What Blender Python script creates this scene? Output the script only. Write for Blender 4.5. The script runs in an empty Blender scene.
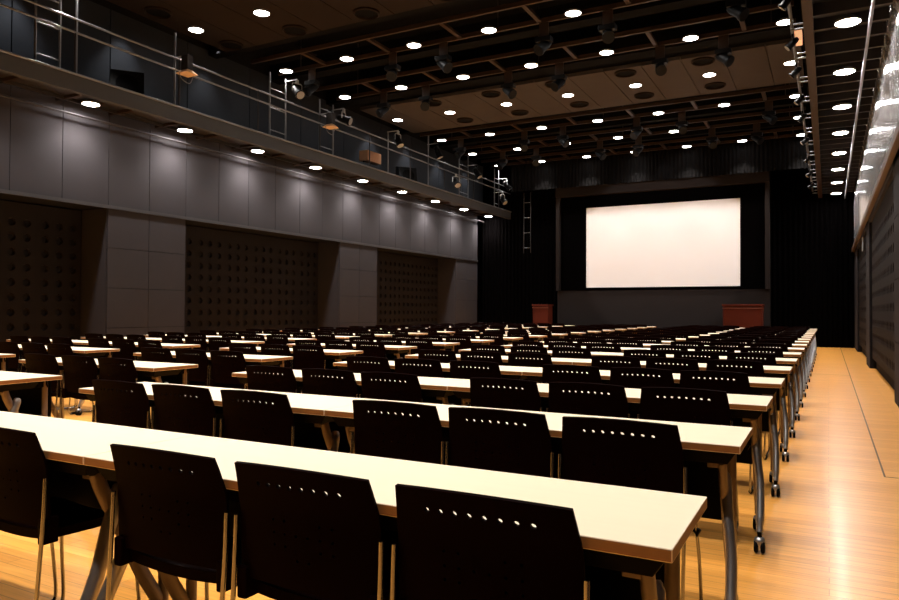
import bpy, bmesh, math, random
from mathutils import Vector, Matrix
random.seed(7)
S = bpy.context.scene
C = S.collection
PI = math.pi

# ------------------------------------------------------------------ materials
def mat(name, col, rough=0.6, metal=0.0, spec=0.5, emit=None, estr=0.0, build=None):
    m = bpy.data.materials.new(name)
    m.use_nodes = True
    nt = m.node_tree
    b = nt.nodes['Principled BSDF']
    b.inputs['Base Color'].default_value = (*col, 1)
    b.inputs['Roughness'].default_value = rough
    b.inputs['Metallic'].default_value = metal
    b.inputs['Specular IOR Level'].default_value = spec
    if emit:
        b.inputs['Emission Color'].default_value = (*emit, 1)
        b.inputs['Emission Strength'].default_value = estr
    if build:
        build(nt, b)
    return m

def N(nt, t, **kw):
    n = nt.nodes.new(t)
    for k, v in kw.items():
        setattr(n, k, v)
    return n

def noise_tint(scale, amount, stretch=(1, 1, 1), bump=0.0, bscale=None):
    """small procedural variation of the base colour and a fine bump"""
    def f(nt, b):
        tc = N(nt, 'ShaderNodeTexCoord')
        mp = N(nt, 'ShaderNodeMapping')
        mp.inputs['Scale'].default_value = stretch
        nz = N(nt, 'ShaderNodeTexNoise')
        nz.inputs['Scale'].default_value = scale
        nz.inputs['Detail'].default_value = 4
        nt.links.new(tc.outputs['Object'], mp.inputs['Vector'])
        nt.links.new(mp.outputs['Vector'], nz.inputs['Vector'])
        base = tuple(b.inputs['Base Color'].default_value)
        mix = N(nt, 'ShaderNodeMix', data_type='RGBA')
        mix.inputs['A'].default_value = (*[c * (1 - amount) for c in base[:3]], 1)
        mix.inputs['B'].default_value = (*[min(1, c * (1 + amount)) for c in base[:3]], 1)
        nt.links.new(nz.outputs['Fac'], mix.inputs['Factor'])
        nt.links.new(mix.outputs['Result'], b.inputs['Base Color'])
        if bump:
            n2 = N(nt, 'ShaderNodeTexNoise')
            n2.inputs['Scale'].default_value = bscale or scale * 6
            nt.links.new(mp.outputs['Vector'], n2.inputs['Vector'])
            bp = N(nt, 'ShaderNodeBump')
            bp.inputs['Strength'].default_value = bump
            bp.inputs['Distance'].default_value = 0.002
            nt.links.new(n2.outputs['Fac'], bp.inputs['Height'])
            nt.links.new(bp.outputs['Normal'], b.inputs['Normal'])
    return f

def floor_nodes(nt, b):
    tc = N(nt, 'ShaderNodeTexCoord')
    br = N(nt, 'ShaderNodeTexBrick')
    br.inputs['Scale'].default_value = 1.0
    br.inputs['Brick Width'].default_value = 1.35
    br.inputs['Row Height'].default_value = 0.075
    br.inputs['Mortar Size'].default_value = 0.0014
    br.inputs['Mortar Smooth'].default_value = 0.3
    br.inputs['Bias'].default_value = 0.0
    br.inputs['Color1'].default_value = (0.76, 0.325, 0.060, 1)
    br.inputs['Color2'].default_value = (0.88, 0.41, 0.086, 1)
    br.inputs['Mortar'].default_value = (0.36, 0.15, 0.04, 1)
    nt.links.new(tc.outputs['Object'], br.inputs['Vector'])
    mp = N(nt, 'ShaderNodeMapping')
    mp.inputs['Scale'].default_value = (1.2, 26, 1)
    nt.links.new(tc.outputs['Object'], mp.inputs['Vector'])
    nz = N(nt, 'ShaderNodeTexNoise')
    nz.inputs['Scale'].default_value = 2.2
    nz.inputs['Detail'].default_value = 6
    nt.links.new(mp.outputs['Vector'], nz.inputs['Vector'])
    mix = N(nt, 'ShaderNodeMix', data_type='RGBA', blend_type='MULTIPLY')
    mix.inputs['Factor'].default_value = 1.0
    rp = N(nt, 'ShaderNodeValToRGB')
    rp.color_ramp.elements[0].position = 0.25
    rp.color_ramp.elements[0].color = (0.78, 0.74, 0.68, 1)
    rp.color_ramp.elements[1].position = 0.75
    rp.color_ramp.elements[1].color = (1.08, 1.06, 1.04, 1)
    nt.links.new(nz.outputs['Fac'], rp.inputs['Fac'])
    nt.links.new(br.outputs['Color'], mix.inputs['A'])
    nt.links.new(rp.outputs['Color'], mix.inputs['B'])
    nt.links.new(mix.outputs['Result'], b.inputs['Base Color'])
    b.inputs['Coat Weight'].default_value = 0.06
    b.inputs['Coat Roughness'].default_value = 0.10

M = {}
M['floor'] = mat('oak strip floor', (0.6, 0.3, 0.09), 0.30, spec=0.28, build=floor_nodes)
M['seam'] = mat('floor seam', (0.10, 0.045, 0.015), 0.6)
M['wall'] = mat('charcoal fabric wall panel', (0.038, 0.0335, 0.035), 0.85, spec=0.06, build=noise_tint(3, 0.06, bump=0.15, bscale=140))
M['wall_gap'] = mat('black wall backing', (0.012, 0.011, 0.012), 0.9, spec=0.1)
M['perforated'] = mat('dark brown perforated board', (0.016, 0.013, 0.0125), 0.65, spec=0.05, build=noise_tint(5, 0.1))
M['upper_wall'] = mat('blue black gallery wall', (0.022, 0.024, 0.029), 0.7, spec=0.3, build=noise_tint(2, 0.12))
M['trim'] = mat('dark metal trim', (0.05, 0.045, 0.045), 0.45, metal=0.4)
M['bronze'] = mat('bronze ledge', (0.11, 0.066, 0.042), 0.5, metal=0.2, build=noise_tint(4, 0.15))
M['ribbed'] = mat('ribbed bright metal cladding', (0.80, 0.77, 0.765), 0.13, metal=0.8, build=noise_tint(2.0, 0.25, (1, 6, 0.05)))
M['black'] = mat('matt black', (0.004, 0.0035, 0.0035), 0.85, spec=0.05)
M['velvet'] = mat('black velvet', (0.0015, 0.0012, 0.0012), 1.0, spec=0.0)
M['valance'] = mat('charcoal pleated cloth', (0.006, 0.0055, 0.0055), 0.95, spec=0.02)
M['stage_grey'] = mat('dark grey stage wall', (0.019, 0.014, 0.0125), 0.8, spec=0.08, build=noise_tint(2, 0.08))
M['screen'] = mat('matt white screen cloth', (0.86, 0.80, 0.77), 0.9, spec=0.05, build=noise_tint(0.8, 0.02))
M['top'] = mat('cream laminate', (0.89, 0.725, 0.51), 0.42, spec=0.35, build=noise_tint(3, 0.035, (1, 14, 1)))
M['edge'] = mat('brown wood edge', (0.30, 0.125, 0.032), 0.5, build=noise_tint(4, 0.15, (1, 1, 9)))
M['chair'] = mat('black moulded plastic', (0.0045, 0.0012, 0.0010), 0.42, spec=0.008, build=noise_tint(60, 0.1, bump=0.1, bscale=300))
M['chrome'] = mat('chrome tube', (0.42, 0.41, 0.41), 0.2, metal=1.0)
M['steel'] = mat('satin grey steel', (0.50, 0.47, 0.45), 0.36, metal=0.92, build=noise_tint(6, 0.06))
M['post'] = mat('beige grey painted steel', (0.20, 0.15, 0.12), 0.42, metal=0.3)
M['rubber'] = mat('black rubber', (0.004, 0.0035, 0.0035), 0.5, spec=0.04)
M['mahogany'] = mat('red mahogany veneer', (0.07, 0.010, 0.0035), 0.5, spec=0.15, build=noise_tint(3, 0.25, (1, 1, 0.12)))
M['mahogany_light'] = mat('pale mahogany lipping', (0.2, 0.07, 0.04), 0.45)
M['ceil_panel'] = mat('dark brown ceiling panel', (0.015, 0.0088, 0.0056), 0.8, spec=0.1, build=noise_tint(2.5, 0.1))
M['ceil_panel_lit'] = mat('lit brown ceiling panel', (0.050, 0.040, 0.0355), 0.8, spec=0.1, build=noise_tint(2.5, 0.1))  # lighter copy of the brown panel, uneven light put into the colour
M['truss'] = mat('brown painted steel', (0.036, 0.020, 0.012), 0.5, metal=0.1, spec=0.2, build=noise_tint(3, 0.12))
M['dark_steel'] = mat('dark painted steel', (0.026, 0.021, 0.02), 0.5, metal=0.3)
M['fascia'] = mat('grey painted fascia', (0.047, 0.047, 0.050), 0.6, build=noise_tint(2, 0.08))
M['rail'] = mat('light grey rail pipe', (0.17, 0.17, 0.175), 0.42, metal=0.6)
M['can'] = mat('black lamp housing', (0.004, 0.0035, 0.0035), 0.5, spec=0.15)
M['pale'] = mat('pale painted metal', (0.32, 0.32, 0.32), 0.5)
M['amber'] = mat('amber gel', (0.72, 0.42, 0.2), 0.5)
M['birch'] = mat('orange brown box wood', (0.35, 0.17, 0.08), 0.55, build=noise_tint(4, 0.15))
M['lamp_rim'] = mat('lamp rim', (0.25, 0.24, 0.23), 0.5)
M['lamp'] = mat('downlight glass', (0.9, 0.9, 0.9), 0.5, emit=(1.0, 0.965, 0.93), estr=26)
M['lamp_small'] = mat('gallery light glass', (0.9, 0.9, 0.9), 0.5, emit=(1.0, 0.975, 0.96), estr=190)

# ------------------------------------------------------------------ mesh builder
def sharpen(bm, ang=1.1):
    for e in bm.edges:
        if len(e.link_faces) == 2 and e.calc_face_angle(0) > ang:
            e.smooth = False

class MB:
    def __init__(s):
        s.v = []; s.f = []; s.m = []; s.smooth = []
    def add(s, vs, fs, mi=0, sm=False):
        o = len(s.v)
        s.v += [tuple(v) for v in vs]
        for f in fs:
            s.f.append(tuple(o + i for i in f)); s.m.append(mi); s.smooth.append(sm)
        return s
    def box(s, x0, x1, y0, y1, z0, z1, mi=0, top=None):
        vs = [(x0, y0, z0), (x1, y0, z0), (x1, y1, z0), (x0, y1, z0), (x0, y0, z1), (x1, y0, z1), (x1, y1, z1), (x0, y1, z1)]
        fs = [(0, 3, 2, 1), (4, 5, 6, 7), (0, 1, 5, 4), (1, 2, 6, 5), (2, 3, 7, 6), (3, 0, 4, 7)]
        o = len(s.f)
        s.add(vs, fs, mi)
        if top is not None:
            s.m[o + 1] = top
        return s
    def tube(s, pts, r, seg=8, mi=0, flat=None, cap=True):
        """swept tube through pts; r a number or one per point; flat=(a,b) elliptical section scale"""
        pts = [Vector(p) for p in pts]
        n = len(pts)
        rs = r if isinstance(r, (list, tuple)) else [r] * n
        vs, fs = [], []
        prev = None
        for i, p in enumerate(pts):
            t = (pts[min(i + 1, n - 1)] - pts[max(i - 1, 0)]).normalized()
            if prev is None:
                a = Vector((1, 0, 0)) if abs(t.x) < 0.9 else Vector((0, 1, 0))
            else:
                a = prev
            a = (a - t * a.dot(t)).normalized()
            prev = a
            b = t.cross(a)
            fa, fb = flat or (1, 1)
            for k in range(seg):
                q = 2 * PI * k / seg
                vs.append(p + a * (math.cos(q) * rs[i] * fa) + b * (math.sin(q) * rs[i] * fb))
        for i in range(n - 1):
            for k in range(seg):
                k2 = (k + 1) % seg
                fs.append((i * seg + k, i * seg + k2, (i + 1) * seg + k2, (i + 1) * seg + k))
        s.add(vs, fs, mi, True)
        if cap:
            o = len(s.v) - len(vs)
            s.f.append(tuple(o + k for k in reversed(range(seg)))); s.m.append(mi); s.smooth.append(False)
            s.f.append(tuple(o + (n - 1) * seg + k for k in range(seg))); s.m.append(mi); s.smooth.append(False)
        return s
    def cyl(s, a, b, r, seg=14, mi=0, r2=None):
        return s.tube([a, b], [r, r if r2 is None else r2], seg, mi)
    def lathe(s, prof, c=(0, 0, 0), seg=20, mi=0, caps=True):
        """profile [(r,z)...] turned about the vertical axis through c"""
        vs, fs = [], []
        n = len(prof)
        for (r, z) in prof:
            for k in range(seg):
                q = 2 * PI * k / seg
                vs.append((c[0] + r * math.cos(q), c[1] + r * math.sin(q), c[2] + z))
        for i in range(n - 1):
            for k in range(seg):
                k2 = (k + 1) % seg
                fs.append((i * seg + k, i * seg + k2, (i + 1) * seg + k2, (i + 1) * seg + k))
        s.add(vs, fs, mi, True)
        o = len(s.v) - len(vs)
        for i, rev in (((0, True), (n - 1, False)) if caps else ()):
            idx = [o + i * seg + k for k in range(seg)]
            s.f.append(tuple(reversed(idx) if rev else idx)); s.m.append(mi); s.smooth.append(False)
        return s
    def xform(s, mx):
        s.v = [tuple(mx @ Vector(v)) for v in s.v]
        return s
    def build(s, name, mats, parent=None, bevel=0.0):
        me = bpy.data.meshes.new(name)
        me.from_pydata(s.v, [], s.f)
        if not isinstance(mats, (list, tuple)):
            mats = [mats]
        for m in mats:
            me.materials.append(m)
        me.polygons.foreach_set('material_index', s.m)
        me.polygons.foreach_set('use_smooth', s.smooth)
        bm = bmesh.new(); bm.from_mesh(me)
        if bevel:
            es = [e for e in bm.edges if len(e.link_faces) == 2 and e.calc_face_angle(0) > 0.6]
            bmesh.ops.bevel(bm, geom=es, offset=bevel, segments=2, affect='EDGES', profile=0.6)
        bmesh.ops.recalc_face_normals(bm, faces=bm.faces)
        sharpen(bm)
        bm.to_mesh(me); bm.free()
        me.update()
        o = bpy.data.objects.new(name, me)
        C.objects.link(o)
        if parent is not None:
            o.parent = parent
        return o

def empty(name, loc=(0, 0, 0), rz=0.0):
    o = bpy.data.objects.new(name, None)
    C.objects.link(o)
    o.location = loc; o.rotation_euler = (0, 0, rz)
    o.empty_display_size = 0.1
    return o

def tag(o, label=None, cat=None, group=None, kind=None):
    if label: o['label'] = label
    if cat: o['category'] = cat
    if group: o['group'] = group
    if kind: o['kind'] = kind
    return o

KIDS = {}
def kids(o):
    return [c for c in bpy.data.objects if c.parent is o]
def copy_tree(o, parent=None):
    if o.name not in KIDS:
        KIDS[o.name] = kids(o)
    c = o.copy()
    C.objects.link(c)
    c.parent = parent
    for k in KIDS[o.name]:
        copy_tree(k, c)
    return c

def smooth_pts(pts, sub=6):
    """Catmull-Rom through pts"""
    P = [Vector(p) for p in pts]
    P = [P[0] * 2 - P[1]] + P + [P[-1] * 2 - P[-2]]
    out = []
    for i in range(1, len(P) - 2):
        for k in range(sub):
            t = k / sub
            a, b, c, d = P[i - 1], P[i], P[i + 1], P[i + 2]
            out.append(0.5 * ((2 * b) + (c - a) * t + (2 * a - 5 * b + 4 * c - d) * t * t + (3 * b - a - 3 * c + d) * t ** 3))
    out.append(P[-2])
    return out

ORD = ('first second third fourth fifth sixth seventh eighth ninth tenth eleventh twelfth thirteenth fourteenth '
       'fifteenth sixteenth seventeenth eighteenth nineteenth twentieth').split()

# ------------------------------------------------------------------ dimensions (metres, from fitting the photograph's perspective)
XL, XR = -12.70, 0.77          # side walls
Y_NEAR, Y_END = -1.5, 27.3
LEDGE = 3.22
ROOF = 8.4
LAMP_Z = 6.945

# ------------------------------------------------------------------ floor
f = MB(); f.box(XL - 1.0, XR + 0.4, Y_NEAR, Y_END + 0.3, -0.2, 0.0)
floor = tag(f.build('floor', M['floor']), kind='structure')
s = MB(); s.box(0.350, 0.362, 6.0, 27.2, 0.0, 0.0012)
tag(s.build('trim_1', M['seam']), kind='structure')
s = MB(); s.box(0.350, XR, 5.99, 6.002, 0.0, 0.0012)
tag(s.build('trim_2', M['seam']), kind='structure')
s = MB(); s.box(-0.55, 0.350, 15.3, 15.312, 0.0, 0.0012)
tag(s.build('trim_3', M['seam']), kind='structure')

# ------------------------------------------------------------------ left wall
PITCH = 0.97
piers = [(1.58, 3.55), (9.24, 11.18), (16.87, 18.83), (24.25, 26.15)]
w = MB()
# backing of the upper wall, then single panels with open joints
w.box(XL - 0.95, XL - 0.03, Y_NEAR, 26.15, LEDGE, ROOF, 1)
def panel_edges():
    e = [9.24 + PITCH * k for k in range(-8, 18)]
    e = [y for y in e if y < 26.0] + [26.15]
    return e
E_ = panel_edges()
for a, b in zip(E_[:-1], E_[1:]):
    w.box(XL - 0.03, XL, a + 0.006, b - 0.006, LEDGE + 0.05, 5.12, 0)
for (a, b) in piers:
    w.box(XL - 0.95, XL - 0.03, a, b, 0, LEDGE, 1)
    mid = (a + b) / 2
    for (p, q) in ((a, mid), (mid, b)):
        for k in range(4):
            z0, z1 = k * LEDGE / 4, (k + 1) * LEDGE / 4
            w.box(XL - 0.03, XL, p + 0.005, q - 0.005, z0 + 0.005, z1 - 0.005, 0)
    for y in (a, b):                                   # reveals of the bays
        w.box(XL - 0.85, XL - 0.03, y - 0.012, y + 0.012, 0, LEDGE - 0.01, 0)
w.box(XL - 1.0, XL - 0.95, Y_NEAR, 26.15, 0, ROOF, 1)
wl = tag(w.build('wall_left', [M['wall'], M['wall_gap']]), kind='structure')
u = MB()
E2 = [5.35 + 1.94 * k for k in range(-2, 12)]
for a, b in zip(E2[:-1], E2[1:]):
    u.box(XL - 0.03, XL + 0.02, a + 0.012, min(b, 27.2) - 0.012, 5.24, 7.2)
u.build('gallery_panelling', M['upper_wall'], wl)
t = MB(); t.box(XL - 0.03, XL + 0.035, Y_NEAR, 26.15, LEDGE - 0.02, LEDGE + 0.045)
tag(t.build('trim_4', M['trim']), kind='structure')

def perforated(name, y0, y1, x, side, h, label, group, z0=0.08):
    """board full of real round holes in columns of three, standing in plane x and facing side (+1 or -1 along x)"""
    b = MB()
    n = max(1, round((y1 - y0) / 0.955))
    pw = (y1 - y0) / n
    pz = 0.283
    nz = int((h - z0) / pz)
    r, dep = 0.078, 0.05
    def cell(ya, yb, za, zb, hole):
        if not hole:
            b.add([(x, ya, za), (x, yb, za), (x, yb, zb), (x, ya, zb)], [(0, 1, 2, 3)])
            return
        cy, cz = (ya + yb) / 2, (za + zb) / 2
        hy, hz = (yb - ya) / 2, (zb - za) / 2
        sq = [(1, 0), (1, 1), (0, 1), (-1, 1), (-1, 0), (-1, -1), (0, -1), (1, -1)]
        vs = [(x, cy + hy * p, cz + hz * q) for p, q in sq]
        vs += [(x, cy + r * math.cos(k * PI / 4), cz + r * math.sin(k * PI / 4)) for k in range(8)]
        vs += [(x - side * dep, cy + r * 0.8 * math.cos(k * PI / 4), cz + r * 0.8 * math.sin(k * PI / 4)) for k in range(8)]
        fs = []
        for k in range(8):
            k2 = (k + 1) % 8
            fs.append((k, k2, 8 + k2, 8 + k)); fs.append((8 + k, 8 + k2, 16 + k2, 16 + k))
        b.add(vs, fs)
    def backing(ya, yb, za, zb):
        b.add([(x - side * dep, ya, za), (x - side * dep, yb, za), (x - side * dep, yb, zb), (x - side * dep, ya, zb)], [(0, 1, 2, 3)], 1)
    backing(y0, y1, z0, h)
    for i in range(n):
        ya = y0 + i * pw
        m = (pw - 3 * 0.29) / 2
        cols = [ya + 0.004, ya + m, ya + m + 0.29, ya + m + 0.58, ya + m + 0.87, ya + pw - 0.004]
        rows = [z0] + [z0 + 0.05 + pz * k for k in range(nz + 1)]
        rows = [z for z in rows if z <= h - 0.02] + [h]
        for c in range(5):
            for q in range(len(rows) - 1):
                hole = 1 <= c <= 3 and 1 <= q < len(rows) - 2
                cell(cols[c], cols[c + 1], rows[q], rows[q + 1], hole)
    o = b.build(name, [M['perforated'], M['wall_gap']])
    tag(o, label, 'acoustic panel', group)
    return o
AP = 'perforated acoustic boards in the wall bays'
perforated('acoustic_panel', 3.6, 9.2, XL - 0.78, 1, LEDGE - 0.03, 'dark perforated board in the wall bay at the left picture edge', AP)
perforated('acoustic_panel', 11.22, 16.83, XL - 0.78, 1, LEDGE - 0.03, 'dark perforated board in the middle bay of the left wall', AP)
perforated('acoustic_panel', 18.87, 24.21, XL - 0.78, 1, LEDGE - 0.03, 'dark perforated board in the left wall bay nearest the stage', AP)

# ------------------------------------------------------------------ right wall
w = MB()
w.box(XR + 0.12, XR + 0.4, Y_NEAR, Y_END, 0, ROOF, 1)
rp_ = [(-1.5, 3.55), (9.24, 11.05), (17.45, 18.83), (24.6, 26.9)]
for (a, b) in rp_:
    w.box(XR + 0.012, XR + 0.12, a, b, 0, LEDGE, 1)
    for k in range(4):
        w.box(XR, XR + 0.012, a, b, k * LEDGE / 4 + 0.004, (k + 1) * LEDGE / 4 - 0.004, 0)
w.box(XR, XR + 0.12, Y_NEAR, Y_END, LEDGE - 0.12, LEDGE + 0.02, 0)
wr = tag(w.build('wall_right', [M['wall'], M['wall_gap']]), kind='structure')
perforated('acoustic_panel', 3.6, 9.2, XR + 0.05, -1, LEDGE - 0.13, 'dark perforated board of the right wall at the right picture edge', AP, 0.22)
perforated('acoustic_panel', 11.1, 17.4, XR + 0.05, -1, LEDGE - 0.13, 'dark perforated board in the middle of the right wall', AP, 0.22)
perforated('acoustic_panel', 18.88, 24.55, XR + 0.05, -1, LEDGE - 0.13, 'dark perforated board at the far end of the right wall', AP, 0.22)
# ribbed metal cladding above the ledge
r = MB()
n = int((Y_END - 1.0) / 0.0125)
amp, per = 0.005, 0.1
vs, fs = [], []
for i in range(n + 1):
    y = 1.0 + i * 0.0125
    k_ = int(y / per)
    am = amp * (0.55 + 0.9 * ((k_ * 7919 % 97) / 97))
    xx = XR + 0.004 - am * (1 - math.cos(2 * PI * y / per))
    vs += [(xx, y, LEDGE + 0.02), (xx, y, 6.2)]
for i in range(n):
    fs.append((2 * i, 2 * i + 1, 2 * i + 3, 2 * i + 2))
r.add(vs, fs, 0, True)
r.build('ribbed_cladding', M['ribbed'], wr)
t = MB(); t.box(XR - 0.075, XR, Y_NEAR, Y_END, LEDGE - 0.02, LEDGE + 0.10)
tag(t.build('trim_5', M['bronze'], bevel=0.006), kind='structure')
t = MB(); t.box(XR - 0.02, XR - 0.003, 20.2, 20.5, 2.72, 3.05)  # thin pale rectangle set against the wall
o = t.build('pale_rectangle', M['pale'], bevel=0.004)
tag(o, 'small pale rectangle high on the right wall under the bronze ledge', 'wall plate')

# ------------------------------------------------------------------ back wall, stage, screen
b = MB(); b.box(XL - 0.9, XR + 0.4, Y_END, Y_END + 0.3, 0, ROOF)
tag(b.build('wall_back', M['black']), kind='structure')
g = MB()                                                           # grey surround of the stage opening
FX0, FX1, FY = -9.36, -1.75, 26.5
g.box(FX0, FX1, FY - 0.02, FY + 0.12, 0.0, 1.98)
g.box(FX0, FX0 + 0.14, FY - 0.22, FY + 0.12, 1.98, 5.62)
g.box(FX1 - 0.14, FX1, FY - 0.22, FY + 0.12, 1.98, 5.62)
g.box(FX0, FX1, FY - 0.30, FY + 0.12, 5.62, 6.25)
tag(g.build('trim_6', M['stage_grey']), kind='structure')
g = MB(); g.box(-10.6, -1.3, 24.2, 26.45, 0.0, 0.4)
o = g.build('stage_platform', M['black'])
tag(o, 'low black stage platform under the white screen', 'stage')
scr = empty('projection_screen', (-5.44, 26.46, 0))
tag(scr, 'large white projection screen framed in black at the front of the hall', 'projection screen')
SX0, SX1, SZ0, SZ1 = -8.20 + 5.44, -2.69 + 5.44, 2.09, 5.155
q = MB(); q.box(SX0, SX1, -0.005, 0.0, SZ0, SZ1); q.build('screen_cloth', M['screen'], scr)
q = MB()
bx0, bx1 = FX0 + 0.14 + 5.44, FX1 - 0.14 + 5.44
q.box(bx0 + 0.002, bx1 - 0.002, 0.002, 0.03, 1.985, 5.615)
q.box(SX0 - 0.08, SX0, -0.03, 0.002, SZ0 - 0.06, SZ1 + 0.06); q.box(SX1, SX1 + 0.08, -0.03, 0.002, SZ0 - 0.06, SZ1 + 0.06)
q.box(SX0, SX1, -0.03, 0.002, SZ0 - 0.06, SZ0); q.box(SX0, SX1, -0.03, 0.002, SZ1, SZ1 + 0.06)
q.build('black_surround', M['velvet'], scr)

def drape(name, x0, x1, y, z0, z1, m, label, cat, group=None, per=0.16, amp=0.045):
    d = MB()
    n = max(8, int((x1 - x0) / (per / 8)))
    vs, fs = [], []
    ph = random.random() * 6
    for i in range(n + 1):
        x = x0 + (x1 - x0) * i / n
        yy = y + amp * math.sin(2 * PI * x / per + ph + 0.9 * math.sin(x * 2.1)) * (0.8 + 0.2 * math.sin(x * 3.3))
        vs += [(x, yy, z0), (x, yy + 0.02, z1)]
    for i in range(n):
        fs.append((2 * i, 2 * i + 2, 2 * i + 3, 2 * i + 1))
    d.add(vs, fs, 0, True)
    vs2 = [(v[0], v[1] + 0.012, v[2]) for v in vs]
    d.add(vs2, [tuple(reversed(ff)) for ff in fs], 0, True)
    o = d.build(name, m)
    return tag(o, label, cat, group)
drape('stage_curtain', -12.68, FX0 - 0.02, 26.62, 0.0, 7.2, M['velvet'], 'black velvet drape hanging to the floor left of the screen', 'curtain', 'black stage drapes')
drape('stage_curtain', FX1 + 0.02, 0.74, 27.18, 0.0, 7.2, M['velvet'], 'black velvet drape at the end of the right aisle', 'curtain', 'black stage drapes')
drape('valance_curtain', -11.15, 0.7, 25.98, 5.93, 7.3, M['valance'], 'dark pleated valance hanging above the screen', 'curtain', None, 0.13, 0.03)

def lectern(x0, x1, label):
    w_ = x1 - x0
    L = empty('lectern', ((x0 + x1) / 2, 25.0, 0.4))
    tag(L, label, 'lectern')
    h = w_ / 2
    q = MB(); q.box(-h + 0.03, h - 0.03, -0.22, -0.195, 0.06, 0.98); q.build('front_panel', M['mahogany'], L, bevel=0.004)
    for sx in (-1, 1):
        q = MB(); q.box(min(sx * (h - 0.03), sx * h), max(sx * (h - 0.03), sx * h), -0.24, 0.24, 0.0, 0.98)
        q.build('side_panel', M['mahogany'], L, bevel=0.004)
    q = MB(); q.box(-h - 0.03, h + 0.03, -0.28, 0.28, 0.98, 1.035); q.build('top', M['mahogany'], L, bevel=0.006)
    q = MB(); q.box(-h - 0.02, h + 0.02, -0.262, -0.242, 0.90, 0.918); q.build('lipping', M['mahogany_light'], L)
    q = MB(); q.box(-h + 0.03, h - 0.03, -0.19, 0.22, 0.5, 0.52); q.build('shelf', M['mahogany'], L)
    q = MB(); q.box(-h + 0.03, h - 0.03, -0.2, 0.2, 0.0, 0.05); q.build('plinth', M['black'], L)
    return L
lectern(-3.05, -1.86, 'wide red-brown wooden lectern to the right below the screen')
lectern(-9.72, -9.12, 'narrow red-brown wooden lectern left of the screen by the drape')

# ------------------------------------------------------------------ ceiling
c = MB(); c.box(XL - 0.9, XR + 0.4, Y_NEAR, Y_END + 0.3, ROOF, ROOF + 0.2)
tag(c.build('ceiling', M['black']), kind='structure')
def ceil_band(y0, y1, name):
    c = MB()
    x = -11.93
    while x < -1.0:
        x1 = min(x + 0.895, -0.5)
        c.box(x + 0.008, x1 - 0.008, y0, y1, 6.975, 7.06)
        x = x1
    return tag(c.build(name, M['ceil_panel_lit'] if name.endswith('2') else M['ceil_panel']), kind='structure')  # second band takes the copy with light painted in
ceil_band(6.6, 11.6, 'ceiling_panel_1')
ceil_band(16.75, 19.75, 'ceiling_panel_2')
LX = [-11.48 + 1.79 * k for k in range(7)]
ROWS = {'0': 10.32, 'A': 13.08, 'B': 15.42, 'C': 18.08, 'D': 20.85, 'E': 23.19, 'F': 25.52}

# black roof joists running across, above the trusses
for i, (ya, yb) in enumerate([(11.7, 11.95), (13.75, 14.1), (16.05, 16.5), (19.8, 20.0), (22.0, 22.25), (24.4, 24.6)]):
    c = MB(); c.box(-12.6, -0.5, ya, yb, 7.05, 7.45)
    tag(c.build('ceiling_beam_%d' % (i + 1), M['black']), kind='structure')

def truss(yc, label):
    T = empty('hanging_truss', (0, yc, 6.95))
    tag(T, label, 'lighting truss', 'brown ladder trusses across the ceiling')
    for dy in (-0.72, 0.2):
        q = MB(); q.box(-11.9, -0.55, dy - 0.03, dy + 0.03, 0, 0.09); q.build('chord', M['truss'], T)
    for k in range(7):
        x = LX[k] + 1.03
        if x > -0.6: break
        q = MB(); q.box(x - 0.045, x + 0.045, -0.69, 0.17, 0.015, 0.075); q.build('crossbar', M['truss'], T)
    for x in (-11.2, -6.0, -1.0):
        q = MB(); q.cyl((x, 0.2, 0.09), (x, 0.2, ROOF - 6.95), 0.012, 6); q.build('hanger_rod', M['dark_steel'], T)
    return T
for k, key in enumerate('ABDEF'):
    truss(ROWS[key], 'brown steel ladder truss across the ceiling, %s from the camera' % ORD[k])

# ------------------------------------------------------------------ downlights
def spot(name, loc, power, cone, blend, size=0.11, col=(1, 0.955, 0.90), aim=None, parent=None):
    L = bpy.data.lights.new(name, 'SPOT')
    L.energy = power; L.spot_size = math.radians(cone); L.spot_blend = blend; L.shadow_soft_size = size; L.color = col
    o = bpy.data.objects.new(name, L)
    C.objects.link(o)
    o.location = loc
    if aim is not None:
        d = Vector(aim) - Vector(loc)
        o.rotation_euler = d.to_track_quat('-Z', 'Y').to_euler()
    if parent: o.parent = parent
    return o
P_CEIL, CONE_CEIL = 450, 80
P_GAL = 250
def make_downlight(lens, bracket):
    D = empty('ceiling_downlight')
    q = MB(); q.lathe([(0.0, 0.06), (0.11, 0.06), (0.162, 0.03), (0.165, 0.0), (0.152, -0.004), (0.145, 0.004)], seg=24)
    q.build('housing', M['lamp_rim'], D)
    q = MB(); q.lathe([(0.0, -0.004), (0.09, -0.005), (0.143, 0.002), (0.143, 0.008), (0.0, 0.008)][0:4], seg=24)
    q.build('lens', lens, D)
    if bracket:
        q = MB(); q.box(-0.03, 0.03, 0.0, 0.24, 0.06, 0.075); q.build('bracket', M['truss'], D)
    return D
proto_flush = make_downlight(M['lamp'], False)
proto_truss = make_downlight(M['lamp'], True)
proto_gal = make_downlight(M['lamp_small'], True)
used = set()
def downlight(proto, loc, label, group, power, cone, blend):
    d = proto if proto.name not in used else copy_tree(proto)
    used.add(proto.name)
    d.location = loc
    tag(d, label, 'downlight', group)
    spot('downlight_beam', (loc[0], loc[1], loc[2] - 0.03), power, cone, blend, aim=(loc[0], loc[1], 0))
    return d
names = {'0': 'first', 'A': 'second', 'B': 'third', 'C': 'fourth', 'D': 'fifth', 'E': 'sixth', 'F': 'seventh'}
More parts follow.
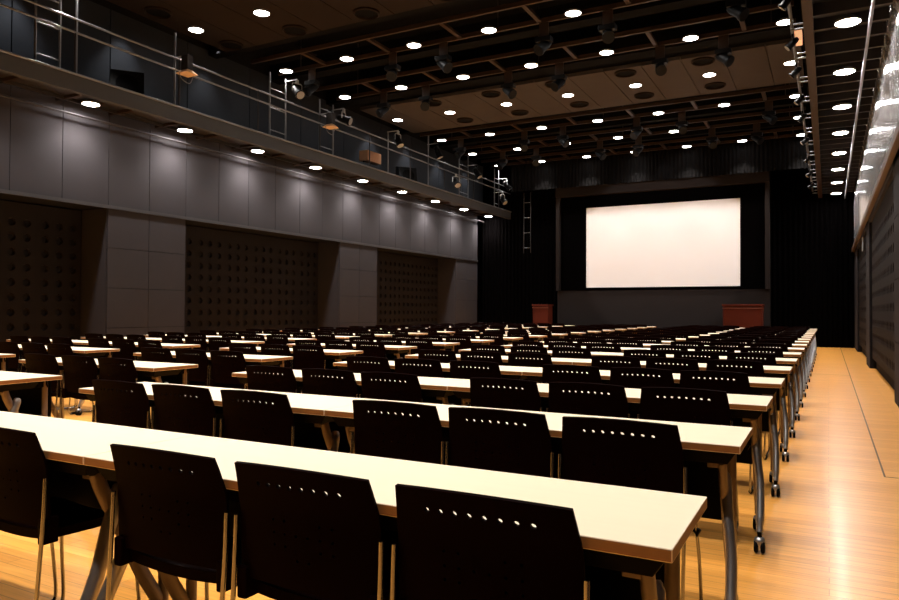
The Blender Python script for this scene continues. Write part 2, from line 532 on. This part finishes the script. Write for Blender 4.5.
for key, y in ROWS.items():
    for k, x in enumerate(LX):
        if key == '0' and k > 2 or key == 'A' and k > 5:              # these hang above the frame: light only
            spot('downlight_beam', (x, y, LAMP_Z - 0.03), P_CEIL, CONE_CEIL, 0.7, aim=(x, y, 0))
            continue
        flush = key in '0C'
        if key == 'E' and k == 5: continue
        downlight(proto_flush if flush else proto_truss, (x, y, LAMP_Z + (0.0 if flush else -0.02)),
                  'round white downlight, %s row from the camera, %s from the left' % (names[key], ORD[k - 1 if key == 'E' and k == 6 else k]),
                  'round downlights across the ceiling', P_CEIL, CONE_CEIL, 0.7)
for y in (7.75, 5.2, 2.6, 0.1):                                       # rows of the same lamps above and behind the camera
    for x in LX:
        spot('downlight_beam', (x, y, LAMP_Z - 0.03), P_CEIL, CONE_CEIL, 0.7, aim=(x, y, 0))

# ------------------------------------------------------------------ left lighting catwalk
W = empty('lighting_catwalk', (0, 0, 0))
tag(W, 'grey lighting catwalk with pipe railing running along the left wall', 'catwalk')
CX0, CX1, CY1 = XL + 0.03, -11.35, 26.45
q = MB(); q.box(CX0, CX1 - 0.05, 2.0, CY1, 5.12, 5.18); q.build('deck', M['dark_steel'], W)
q = MB(); q.box(CX1 - 0.05, CX1, 2.0, CY1, 4.91, 5.22)
q.box(CX1 - 0.12, CX1 - 0.05, 2.0, CY1, 4.91, 4.95); q.build('fascia', M['fascia'], W)
q = MB(); q.cyl((CX1 + 0.02, 2.0, 5.2), (CX1 + 0.02, CY1, 5.2), 0.022, 8); q.build('toe_pipe', M['rail'], W)
q = MB(); q.cyl((CX0 + 0.13, 2.0, 4.86), (CX0 + 0.13, CY1, 4.86), 0.022, 8); q.build('conduit', M['dark_steel'], W)
q = MB(); q.box(CX0 + 0.22, CX0 + 0.26, 2.0, CY1, 5.05, 5.115); q.build('joist', M['dark_steel'], W)
y = 2.6
while y < CY1:
    q = MB(); q.box(CX0, CX1 - 0.05, y - 0.03, y + 0.03, 5.06, 5.115); q.build('crossbeam', M['truss'], W); y += 1.105
for z in (5.93, 6.16):
    q = MB(); q.cyl((CX1 - 0.025, 2.0, z), (CX1 - 0.025, CY1, z), 0.021, 8); q.build('handrail', M['rail'], W)
y = 3.19
while y < CY1:
    q = MB(); q.cyl((CX1 - 0.025, y, 5.2), (CX1 - 0.025, y, 6.17), 0.017, 8); q.build('rail_post', M['dark_steel'], W); y += 2.21
GL = 'round gallery lights under the left catwalk'
for k in range(-2, 9):
    y = 8.51 + 2.21 * k
    if k < 0:
        spot('gallery_beam', (-12.23, y, 5.01), P_GAL, 122, 0.75, size=0.10, col=(1, 0.97, 0.96), aim=(-12.23, y, 0)); continue
    d = copy_tree(proto_gal) if 'g' in used else proto_gal
    used.add('g'); d.name = 'gallery_downlight'
    d.location = (-12.23, y, 5.04); d.rotation_euler = (0, 0, 0)
    tag(d, 'round white light under the left catwalk, %s from the camera' % ORD[k], 'downlight', GL)
    spot('gallery_beam', (-12.23, y, 5.01), P_GAL, 122, 0.75, size=0.10, col=(1, 0.97, 0.96), aim=(-12.23, y, 0))

for k in range(9):                                                    # wall washers high above the catwalk
    spot('gallery_beam', (-12.3, 7.29 + 2.2 * k, 7.1), 80, 75, 0.8, 0.06, col=(0.92, 0.95, 1.0), aim=(-12.45, 7.29 + 2.2 * k, 5.0))
def boom(y, z1, label, second=None, x=CX1 - 0.16, arms=()):
    B = empty('lighting_boom', (x, y, 5.184))
    for (za, ya, xl) in arms:
        q = MB(); q.cyl((-0.03, ya - y, za - 5.184), (xl, ya - y, za - 5.184), 0.013, 8); q.build('arm', M['pale'], B)
    tag(B, label, 'lighting stand', 'pipe stands on the left catwalk')
    q = MB(); q.cyl((0, 0, 0.02), (0, 0, z1 - 5.18), 0.021, 8); q.build('pipe', M['rail'], B)
    q = MB(); q.lathe([(0.0, 0.0), (0.09, 0.0), (0.09, 0.015), (0.03, 0.03)], seg=14); q.build('base', M['dark_steel'], B)
    if second:
        d = second - y
        q = MB(); q.cyl((0, d, 0.02), (0, d, z1 - 5.18), 0.021, 8); q.build('pipe', M['rail'], B)
        for z in (0.22, 0.75, 1.2):
            if z < z1 - 5.3:
                q = MB(); q.cyl((0, 0, z), (0, d, z), 0.014, 8); q.build('rung', M['rail'], B)
    return B
boom(7.0, 7.0, 'grey pipe ladder on the left catwalk nearest the camera', 7.42)
boom(7.72, 7.0, 'single grey pipe beside the nearest pipe ladder on the catwalk')
boom(9.82, 6.72, 'grey pipe stand holding the small amber floodlight on the catwalk', arms=[(6.218, 9.82, 0.37)])
boom(12.55, 6.75, 'pipe ladder below the leftmost truss lamp on the catwalk', 13.1, arms=[(6.685, 13.1, 0.36)])
boom(14.4, 6.6, 'pipe ladder halfway along the left catwalk with pale lamp arm', 14.95, arms=[(6.465, 14.95, 0.36), (6.218, 14.4, 0.37)])
boom(17.6, 6.5, 'thin pipe stand above the amber box on the catwalk', arms=[(6.485, 17.6, 0.36)])
boom(20.0, 6.9, 'tall pipe stand on the catwalk beyond the amber box', arms=[(6.615, 20.0, 0.36)])
boom(22.2, 6.8, 'pipe ladder near the stage end of the left catwalk', 22.9, arms=[(6.45, 22.9, 0.36)])
boom(25.2, 6.75, 'last pipe ladder at the stage end of the catwalk', 25.6, arms=[(6.415, 25.6, 0.36), (5.815, 25.2, 0.36)])

def fixture(loc, rot, label, group, pale=False, lens=None, size=1.0, hang=0.22):
    """theatre spotlight: clamp, yoke, can with cooling collar, lens; rot=(tilt, azimuth)"""
    F_ = empty('stage_spotlight', loc)
    tag(F_, label, 'spotlight', group)
    k = size
    m2 = M['pale'] if pale else M['can']
    q = MB(); q.box(-0.03 * k, 0.03 * k, -0.03 * k, 0.03 * k, -0.04 * k, 0.05 * k); q.build('clamp', m2, F_, bevel=0.004)
    q = MB()
    q.tube([(-0.13 * k, 0, -hang), (-0.13 * k, 0, -0.06 * k), (-0.1 * k, 0, -0.035 * k), (0.1 * k, 0, -0.035 * k), (0.13 * k, 0, -0.06 * k), (0.13 * k, 0, -hang)], 0.012 * k, 6)
    q.xform(Matrix.Rotation(rot[1], 4, 'Z')); q.build('yoke', m2, F_)
    mx = Matrix.Translation((0, 0, -hang)) @ Matrix.Rotation(rot[1], 4, 'Z') @ Matrix.Rotation(rot[0], 4, 'X')
    q = MB(); q.lathe([(0.0, 0.2 * k), (0.06 * k, 0.19 * k), (0.085 * k, 0.12 * k), (0.095 * k, 0.0), (0.1 * k, -0.14 * k), (0.118 * k, -0.15 * k), (0.118 * k, -0.2 * k), (0.1 * k, -0.2 * k)], seg=16)
    q.xform(mx); q.build('can', M['can'], F_)
    q = MB(); q.lathe([(0.0, -0.203 * k), (0.097 * k, -0.203 * k), (0.097 * k, -0.207 * k)], seg=16); q.xform(mx); q.build('lens', lens or M['lamp_rim'], F_)
    return F_
SG = 'spotlights on the left catwalk'
X_ = CX1 + 0.19
fixture((X_, 13.1, 6.62), (0.9, -1.9), 'black spotlight tilted on pale arm below the leftmost truss lamp', SG, True)
fixture((X_, 14.95, 6.40), (1.2, -1.3), 'black spotlight on pale arm halfway along the left catwalk', SG, True)
fixture((X_, 17.6, 6.42), (0.5, -1.7), 'pale yoked spotlight above the amber box on the catwalk', SG, True, M['pale'])
fixture((X_, 20.0, 6.55), (0.4, -1.2), 'spotlight high on the tall pipe stand of the catwalk', SG, False, M['pale'])
fixture((CX1 + 0.03, 21.6, 5.85), (0.8, -2.2), 'pale spotlight low on the railing beyond the amber box', SG, True, M['pale'])
fixture((X_, 22.9, 6.385), (0.6, -1.5), 'black spotlight on the railing near the stage end', SG, False, M['pale'])
fixture((X_, 25.6, 6.35), (0.7, -1.0), 'upper spotlight at the stage end of the catwalk', SG, True)
fixture((X_, 25.2, 5.75), (0.7, -1.8), 'lower spotlight at the stage end of the catwalk', SG, True)
# flood lamps with a bright underside
def flood(loc, label, lens):
    F_ = empty('floodlight', loc)
    tag(F_, label, 'floodlight', SG)
    q = MB(); q.box(-0.09, 0.09, -0.07, 0.07, 0.05, 0.34); q.build('casing', M['dark_steel'], F_, bevel=0.01)
    q = MB(); q.add([(-0.08, -0.06, 0.05), (0.08, -0.06, 0.05), (0.08, 0.06, 0.05), (-0.08, 0.06, 0.05), (-0.15, -0.15, -0.03), (0.15, -0.15, -0.03), (0.15, 0.15, -0.03), (-0.15, 0.15, -0.03)],
                    [(0, 1, 5, 4), (1, 2, 6, 5), (2, 3, 7, 6), (3, 0, 4, 7), (4, 5, 6, 7)]); q.build('shade', lens, F_)
    q = MB(); q.tube(smooth_pts([(-0.05, -0.15, -0.03), (0, -0.12, -0.16), (0.02, 0.05, -0.2), (0.03, 0.13, -0.03)], 4), 0.008, 6); q.build('cable', M['rail'], F_)
    return F_
flood((CX1 + 0.19, 9.82, 5.862), 'small floodlight with amber shade on the nearest catwalk pipe stand', M['amber'])
flood((CX1 + 0.19, 14.4, 5.862), 'small floodlight with pale shade halfway along the left catwalk', M['amber'])
q = MB(); q.box(-11.95, -11.65, 16.75, 17.45, 5.50, 5.80)
o = q.build('equipment_box', [M['birch']], bevel=0.01)
tag(o, 'orange-brown wooden box on the left catwalk behind the railing', 'box')
q = MB(); q.box(-0.02, 0.02, 0.0, 0.69, -0.045, 0.0)
q.build('stand', M['dark_steel'], o).location = (-11.8, 16.755, 5.50)
q = MB(); q.box(-0.02, 0.02, -0.02, 0.02, -0.27, 0.0)
q.build('leg', M['dark_steel'], o).location = (-11.8, 17.1, 5.455)
def speaker(loc, rz, label):
    B = empty('wedge_speaker', loc, rz)
    tag(B, label, 'loudspeaker', 'black loudspeakers on the left catwalk')
    q = MB(); q.add([(-0.3, -0.22, 0), (0.3, -0.22, 0), (0.3, 0.22, 0), (-0.3, 0.22, 0), (-0.3, -0.1, 0.55), (0.3, -0.1, 0.55), (0.3, 0.22, 0.62), (-0.3, 0.22, 0.62)],
                    [(0, 3, 2, 1), (4, 5, 6, 7), (0, 1, 5, 4), (1, 2, 6, 5), (2, 3, 7, 6), (3, 0, 4, 7)]); q.build('cabinet', M['can'], B, bevel=0.01)
    q = MB(); q.cyl((0, -0.17, 0.28), (0, -0.185, 0.285), 0.2, 18); q.build('grille', M['black'], B)
    return B
speaker((-11.85, 9.0, 5.184), 0.9, 'large black loudspeaker near the amber floodlight on the catwalk')
speaker((-11.85, 19.2, 5.184), 0.9, 'large black loudspeaker on the catwalk beyond the orange-brown box')

# ------------------------------------------------------------------ right gallery
G = empty('lighting_gallery', (0, 0, 0))
tag(G, 'dark lighting gallery with brown edge beam along the top of the right wall', 'gallery')
q = MB(); q.box(-0.285, -0.165, 2.0, 27.0, 5.05, 5.55); q.build('edge_beam', M['truss'], G)
q = MB(); q.box(-0.165, XR - 0.03, 2.0, 27.0, 5.30, 5.36); q.build('deck', M['dark_steel'], G)
y = 2.3; k = 0
while y < 27.0:
    q = MB(); q.box(-0.165, XR - 0.03, y - 0.025, y + 0.025, 5.14, 5.30); q.build('crossbeam', M['dark_steel'], G); y += 0.5525; k += 1
q = MB(); q.cyl((0.5, 2.0, 5.0), (0.5, 27.0, 5.0), 0.022, 8); q.build('conduit', M['rail'], G)
y = 3.0
while y < 27:
    q = MB(); q.cyl((0.5, y, 5.0), (0.5, y, 5.31), 0.008, 6); q.build('hanger', M['dark_steel'], G); y += 2.21
q = MB(); q.cyl((-0.45, 2.0, 5.3), (-0.45, 27.0, 5.3), 0.024, 8); q.build('lighting_bar', M['rail'], G)
y = 3.4
while y < 27:
    for dz in (0.0, -0.11):
        q = MB(); q.cyl((-0.46, y + dz, 5.3 + dz), (-0.285, y + dz, 5.3 + dz), 0.014, 6); q.build('bar_bracket', M['rail'], G)
    y += 1.3
GR = 'round gallery lights along the right wall'
for k in range(-3, 8):
    y = 10.82 + 2.21 * k
    if k < 0:
        spot('gallery_beam', (0.245, y, 5.01), P_GAL * 0.2, 110, 1.0, size=0.10, col=(1, 0.97, 0.95), aim=(0.245, y, 0)); continue
    d = copy_tree(proto_gal)
    d.name = 'gallery_downlight'
    d.location = (0.245, y, 5.065); d.rotation_euler = (0, 0, 0)
    tag(d, 'round white light above the right aisle, %s from the camera' % ORD[k], 'downlight', GR)
    spot('gallery_beam', (0.245, y, 5.035), P_GAL * 0.2, 110, 1.0, size=0.10, col=(1, 0.97, 0.95), aim=(0.245, y, 0))
RG = 'spotlights on the bar of the right gallery'
ys = [9.9, 11.5, 12.9, 14.6, 16.0, 18.2, 20.4, 22.6, 24.8]
for k, y in enumerate(ys):
    fixture((-0.45, y, 5.249), (0.7 + 0.1 * (k % 3), 1.4 + 0.35 * (k % 2)), 'small spotlight on the right gallery bar, %s from the camera' % ORD[k], RG, k % 3 == 0, None, 0.5, 0.11)
q = MB(); q.box(-0.46, -0.34, 12.0, 12.25, 5.34, 5.50)
o = q.build('signal_lamp', mat('amber lamp glass', (0.8, 0.5, 0.3), 0.5, emit=(1.0, 0.5, 0.25), estr=0.8), bevel=0.008)
tag(o, 'small glowing amber box on the right gallery bar', 'lamp')

# ------------------------------------------------------------------ round ceiling speakers and hanging spots
CS = 'round black ceiling speakers in the brown panels'
def cspeaker(x, y, label):
    B = empty('ceiling_speaker', (x, y, 6.974))
    tag(B, label, 'ceiling speaker', CS)
    q = MB(); q.lathe([(0.225, 0.0), (0.26, 0.0), (0.262, -0.03), (0.235, -0.045), (0.225, -0.03), (0.225, -0.005)], seg=28, caps=False); q.build('rim', M['ceil_panel'], B)
    q = MB(); q.lathe([(0.0, -0.002), (0.1, -0.003), (0.225, -0.006), (0.225, -0.001)], seg=28); q.build('grille', M['black'], B)
for k in range(0, 4):
    cspeaker(LX[k], 11.29, 'round black ceiling speaker in the nearest panels, far row, %s from the left' % ORD[k])
cspeaker(LX[0], 9.38, 'round black ceiling speaker nearest the camera above the left catwalk')
for k in range(1, 6):
    cspeaker(LX[k], 17.06, 'round black ceiling speaker in the middle panels, near row, %s from the left' % ORD[k - 1])
for k in range(1, 6):
    cspeaker(LX[k], 19.05, 'round black ceiling speaker in the middle panels, far row, %s from the left' % ORD[k - 1])
HG = 'black spotlights hanging from the ceiling trusses'
def hung(x, y, tilt, az, label):
    F_ = empty('hanging_spotlight', (x, y, 6.95))
    tag(F_, label, 'spotlight', HG)
    q = MB(); q.box(-0.1, 0.1, -0.012, 0.012, -0.30, 0.0); q.build('hanger_plate', M['truss'], F_, bevel=0.003)  # black plate, its brown tone stands in for nearby lamplight
    q = MB(); q.box(-0.16, 0.16, -0.09, 0.09, -0.40, -0.30); q.build('yoke_box', M['can'], F_, bevel=0.006)
    mx = Matrix.Translation((0, 0, -0.47)) @ Matrix.Rotation(az, 4, 'Z') @ Matrix.Rotation(tilt, 4, 'X')
    q = MB(); q.lathe([(0.0, 0.17), (0.07, 0.16), (0.09, 0.1), (0.1, -0.12), (0.12, -0.13), (0.12, -0.19), (0.1, -0.19)], seg=14); q.xform(mx); q.build('can', M['can'], F_)
for ti, key in enumerate('ABDE'):
    for k in range(6):
        x = LX[k] + 0.62 + (0.5 if (k + ti) % 2 else 0.0)
        hung(x, ROWS[key] + 0.2, 0.9, 2.6 + 0.9 * (k % 3), 'black spotlight hanging from the %s truss, %s from the left' % (ORD[ti], ORD[k]))
# small hanging lighting ladder in front of the left drape
Lh = empty('hanging_lighting_ladder', (-10.55, 26.25, 0))
tag(Lh, 'slim hanging pipe ladder with cable in front of the left black drape', 'lighting ladder')
for x in (-0.14, 0.14):
    q = MB(); q.cyl((x, 0, 3.5), (x, 0, 5.9), 0.016, 6); q.build('pipe', M['dark_steel'], Lh)
for z in (3.7, 4.3, 4.9, 5.5):
    q = MB(); q.cyl((-0.14, 0, z), (0.14, 0, z), 0.014, 6); q.build('rung', M['rail'], Lh)

# ------------------------------------------------------------------ tables
TL, TD, TH = 1.8, 0.45, 0.72
X_END, Y0, DY = -0.2675, 1.428, 1.2064
def make_table():
    T = empty('folding_table')
    q = MB(); q.box(-TL / 2 + 0.0015, TL / 2 - 0.0015, 0, TD, TH - 0.028, TH, 1, 0)
    q.build('tabletop', [M['top'], M['edge']], T, bevel=0.0025)
    q = MB()                                                       # shelf tray with sloping ends under the top
    x1 = TL / 2 - 0.018
    zt, zb = TH - 0.031, TH - 0.076
    q.add([(-x1, 0.025, zt), (x1, 0.025, zt), (x1, 0.30, zt), (-x1, 0.30, zt), (-x1 + 0.03, 0.04, zb), (x1 - 0.03, 0.04, zb), (x1 - 0.03, 0.28, zb), (-x1 + 0.03, 0.28, zb)],
          [(0, 3, 2, 1), (4, 5, 6, 7), (0, 1, 5, 4), (1, 2, 6, 5), (2, 3, 7, 6), (3, 0, 4, 7)]); q.build('shelf', M['rubber'], T, bevel=0.004)
    q = MB(); q.box(-TL / 2 + 0.06, TL / 2 - 0.06, 0.315, 0.355, TH - 0.075, TH - 0.03); q.build('crossbeam', M['rubber'], T, bevel=0.003)
    q = MB(); q.box(-TL / 2 + 0.1, TL / 2 - 0.1, 0.425, 0.435, 0.34, TH - 0.03); q.build('modesty_panel', M['rubber'], T)
    for sx in (-1, 1):
        xe = sx * (TL / 2 - 0.072)
        q = MB(); q.tube([(xe, 0.37, TH - 0.03), (xe, 0.37, 0.085)], 0.019, 10, flat=(1.0, 1.0))
        p = q.build('leg_post', M['post'], T)
        def caster(y, xc, par):
            k = MB()
            k.cyl((xc, y, 0.06), (xc, y, 0.10), 0.011, 8)
            for s2 in (-1, 1):
                k.tube([(xc + s2 * 0.006, y - 0.008, 0.031), (xc + s2 * 0.010, y - 0.008, 0.031), (xc + s2 * 0.021, y - 0.008, 0.031), (xc + s2 * 0.025, y - 0.008, 0.031)], [0.024, 0.030, 0.030, 0.024], 14)
            k.build('caster', M['rubber'], par)
            k = MB(); k.lathe([(0.006, 0.048), (0.022, 0.044), (0.027, 0.026), (0.027, 0.010)], (xc, y - 0.002, 0.03), 12)
            k.build('caster_hood', M['steel'], par)
        caster(0.37, xe, p)
        q = MB()                                                   # flat curved brace from the near top to the far foot
        q.tube(smooth_pts([(xe, 0.095, TH - 0.078), (xe, 0.12, 0.575), (xe, 0.19, 0.44), (xe, 0.27, 0.27), (xe, 0.352, 0.13)], 5), 0.026, 10, flat=(0.62, 1.0))
        q.build('leg_brace', M['post'], T)
        xo = sx * (TL / 2 - 0.034)
        q = MB()
        q.tube(smooth_pts([(xe - sx * 0.004, 0.188, 0.585), (xe + sx * 0.004, 0.172, 0.545), (xe + sx * 0.016, 0.125, 0.43), (xo - sx * 0.006, 0.078, 0.31), (xo, 0.012, 0.18), (xo, -0.03, 0.098)], 5),
               [0.016] + [0.021] * 2 + [0.024] * 20 + [0.020] * 3, 12, flat=(0.85, 1.1))
        p2 = q.build('curved_leg', M['steel'], T)
        caster(-0.03, xo, p2)
        q = MB(); q.box(min(xe, xe - sx * 0.05), max(xe, xe - sx * 0.05), 0.08, 0.12, TH - 0.10, TH - 0.078); q.build('hinge', M['post'], T, bevel=0.003)
        q = MB(); q.tube([(sx * (TL / 2 - 0.02), 0.35, TH - 0.029), (sx * (TL / 2 - 0.02), 0.35, TH - 0.06), (sx * (TL / 2 - 0.012), 0.35, TH - 0.07), (sx * (TL / 2 - 0.006), 0.35, TH - 0.055)], 0.006, 6)
        q.build('bag_hook', M['rubber'], T)
    return T

# ------------------------------------------------------------------ chairs
def make_chair():
    """origin on the floor below the middle of the back; the sitter faces +y"""
    K = empty('stacking_chair')
    # backrest: curved reclined shell with real holes
    bm = bmesh.new()
    nx, nz = 12, 10
    z0, z1 = 0.470, 0.794
    def P(s, t):
        half = 0.226 - 0.004 * t - 0.012 * max(0, (t - 0.7) / 0.3)
        x = s * half
        z = z0 + (z1 - z0) * t - 0.010 * (s * s) * t
        y = 0.036 - 0.018 * t - 0.030 * max(0, (t - 0.6) / 0.4) ** 1.3 - 0.028 * (1 - s * s) * (0.5 + 0.5 * t)
        return Vector((x, y, z))
    ss = [-1 + 2 * i / nx for i in range(nx + 1)]
    tt = [0, 0.09, 0.19, 0.29, 0.39, 0.49, 0.60, 0.70, 0.775, 0.905, 1.0]
    grid = {}
    def V(i, j):
        if (i, j) not in grid:
            grid[i, j] = bm.verts.new(P(ss[i], tt[j]))
        return grid[i, j]
    holes = {(i, 8) for i in range(2, 10)} | {(i, j) for i in (3, 4, 7, 8) for j in (3, 4, 5)} | {(i, j) for i in (5, 6) for j in (2, 4)}
    for i in range(nx):
        for j in range(len(tt) - 1):
            c4 = [V(i, j), V(i + 1, j), V(i + 1, j + 1), V(i, j + 1)]
            if (i, j) not in holes:
                f_ = bm.faces.new(c4); f_.smooth = True
                continue
            cs, ct = (ss[i] + ss[i + 1]) / 2, (tt[j] + tt[j + 1]) / 2
            rad = 0.0074 if j == 8 else 0.0042
            ring = []
            for k in range(8):
                a = -3 * PI / 4 + k * PI / 4
                ring.append(bm.verts.new(P(cs + rad / 0.225 * math.cos(a), ct + rad / 0.343 * math.sin(a))))
            for k in range(4):
                a, b_ = ring[(2 * k) % 8], ring[(2 * k + 1) % 8]
                d = ring[(2 * k + 2) % 8]
                for vs_ in ((c4[k], b_, a), (c4[k], c4[(k + 1) % 4], b_), (c4[(k + 1) % 4], d, b_)):
                    f_ = bm.faces.new(vs_); f_.smooth = True
    bmesh.ops.recalc_face_normals(bm, faces=bm.faces)
    bmesh.ops.solidify(bm, geom=bm.faces[:], thickness=0.009)
    bmesh.ops.recalc_face_normals(bm, faces=bm.faces)
    sharpen(bm)
    me = bpy.data.meshes.new('backrest'); bm.to_mesh(me); bm.free()
    me.materials.append(M['chair'])
    o = bpy.data.objects.new('backrest', me); C.objects.link(o); o.parent = K
    # seat: dished shell with a rolled front
    q = MB()
    vs, fs = [], []
    ny = 9
    for j in range(ny + 1):
        t = j / ny
        y = 0.045 + 0.365 * t
        zc = 0.448 + 0.008 * (1 - t) - (0.045 * max(0, t - 0.75) ** 1.5 * 8)
        hw = 0.208 + 0.008 * math.sin(t * PI) - 0.05 * max(0, t - 0.8)
        for i in range(9):
            s_ = -1 + i / 4
            vs.append((s_ * hw, y, zc - 0.014 * (1 - s_ * s_)))
    n1 = len(vs)
    for v in list(vs):
        vs.append((v[0] * 0.97, v[1], v[2] - 0.032))
    for j in range(ny):
        for i in range(8):
            a = j * 9 + i
            fs.append((a, a + 1, a + 10, a + 9)); fs.append((n1 + a, n1 + a + 9, n1 + a + 10, n1 + a + 1))
    bd = [i for i in range(9)] + [j * 9 + 8 for j in range(1, ny + 1)] + [ny * 9 + i for i in range(7, -1, -1)] + [j * 9 for j in range(ny - 1, 0, -1)]
    for a, b_ in zip(bd, bd[1:] + bd[:1]):
        fs.append((a, n1 + a, n1 + b_, b_))
    q.add(vs, fs, 0, True); q.build('seat', M['chair'], K)
    for sx in (-1, 1):
        x = sx * 0.226
        q = MB(); q.tube(smooth_pts([(x + sx * 0.006, 0.010, 0.635), (x + sx * 0.006, 0.004, 0.50), (x + sx * 0.003, -0.010, 0.28), (x, -0.026, 0.05), (x, -0.010, 0.014), (x, 0.03, 0.010)], 5), 0.0068, 8)
        q.build('rear_leg', M['chrome'], K)
        q = MB(); q.tube(smooth_pts([(x, 0.03, 0.010), (x, 0.28, 0.010), (x, 0.355, 0.012), (x, 0.378, 0.045), (x - sx * 0.006, 0.366, 0.22), (x - sx * 0.022, 0.350, 0.405)], 5), 0.0068, 8)
        lg = q.build('front_leg', M['chrome'], K)
        q = MB(); q.tube([(x, -0.005, 0.006), (x, 0.05, 0.006)], 0.0135, 8); q.xform(Matrix.Translation((0, 0, 0.0075))); q.build('foot', M['rubber'], lg)
        q = MB(); q.box(min(sx * 0.195, sx * 0.2275), max(sx * 0.195, sx * 0.2225), 0.008, 0.065, 0.415, 0.50); q.build('seat_bracket', M['chair'], K, bevel=0.006)
    q = MB(); q.tube([(-0.202, 0.30, 0.402), (0.202, 0.30, 0.402)], 0.009, 8); q.build('crossbar', M['chrome'], K)
    return K

BLOCKS = [('right', X_END, 2), ('middle', -4.7045, 1), ('left', -7.3141, 2)]
proto_t, proto_c = make_table(), make_chair()
first_t = first_c = True
TG = 'cream folding tables set in rows'
CG = 'black perforated chairs tucked under the tables'
for row in range(18):
    yr = Y0 + row * DY
    for bname, xe, nt in BLOCKS:
        for ti in range(nt):
            xr = xe - ti * TL
            if not (-xr < 1.82 * (yr + 0.9) + 0.4):
                continue
            t_ = proto_t if first_t else copy_tree(proto_t)
            first_t = False
            t_.location = (xr - TL / 2, yr, 0)
            where = {'right': ('at the right aisle', 'second from the right aisle')[ti], 'middle': 'in the middle block',
                     'left': ('right half of the left block', 'left half of the left block')[ti]}[bname]
            tag(t_, 'cream folding table, %s row from the camera, %s' % (ORD[row], where), 'table', TG)
            for ci, off in enumerate((0.40, 0.90, 1.40)):
                xc = xr - off
                if not (-xc < 1.82 * (yr + 0.9) + 0.2):
                    continue
                k_ = proto_c if first_c else copy_tree(proto_c)
                first_c = False
                j = 0.0 if row == 0 else 1.0
                k_.location = (xc + random.uniform(-0.012, 0.012) * j, yr - 0.026 - random.uniform(0.0, 0.018) * j, 0)
                k_.rotation_euler = (0, 0, random.uniform(-0.02, 0.02) * j)
                seat = ti * 3 + ci
                w2 = {'right': '%s seat from the right aisle' % ORD[seat], 'middle': 'middle block, %s seat from its right' % ORD[seat],
                      'left': 'left block, %s seat from its right' % ORD[seat]}[bname]
                tag(k_, 'black perforated chair, %s row from the camera, %s' % (ORD[row], w2), 'chair', CG)

# ------------------------------------------------------------------ added spot that brightens the screen, no lamp seen there
spot('screen_fill', (-5.44, 17.0, 6.6), 1500, 36, 0.25, 0.05, (1, 0.95, 0.93), aim=(-5.44, 26.46, 3.62))
wd = bpy.data.worlds.new('world'); S.world = wd
wd.use_nodes = True
wd.node_tree.nodes['Background'].inputs['Color'].default_value = (0.5, 0.42, 0.36, 1)
wd.node_tree.nodes['Background'].inputs['Strength'].default_value = 0.0

# ------------------------------------------------------------------ camera (fitted)
cd = bpy.data.cameras.new('camera'); cam = bpy.data.objects.new('camera', cd); C.objects.link(cam)
f_px, yaw, pit, rol, hc = 707.857, math.radians(28.148), math.radians(0.869), math.radians(0.254), 1.1832
Fv = Vector((-math.sin(yaw) * math.cos(pit), math.cos(yaw) * math.cos(pit), math.sin(pit)))
Rv = Vector((math.cos(yaw), math.sin(yaw), 0)); Uv = Rv.cross(Fv)
R2 = Rv * math.cos(rol) + Uv * math.sin(rol); U2 = -Rv * math.sin(rol) + Uv * math.cos(rol)
cam.matrix_world = Matrix(((R2.x, U2.x, -Fv.x, 0), (R2.y, U2.y, -Fv.y, 0), (R2.z, U2.z, -Fv.z, hc), (0, 0, 0, 1)))
cd.sensor_width = 36; cd.sensor_fit = 'HORIZONTAL'; cd.lens = f_px / 899 * 36
cd.clip_start = 0.05; cd.clip_end = 200
S.camera = cam

vs_ = S.view_settings
vs_.view_transform = 'Standard'; vs_.look = 'None'; vs_.exposure = 0.0; vs_.gamma = 1.0; vs_.use_curve_mapping = False
S.cycles.use_denoising = True
S.cycles.max_bounces = 6; S.cycles.diffuse_bounces = 4; S.cycles.glossy_bounces = 3
S.cycles.sample_clamp_indirect = 40
S.cycles.caustics_reflective = False; S.cycles.caustics_refractive = False
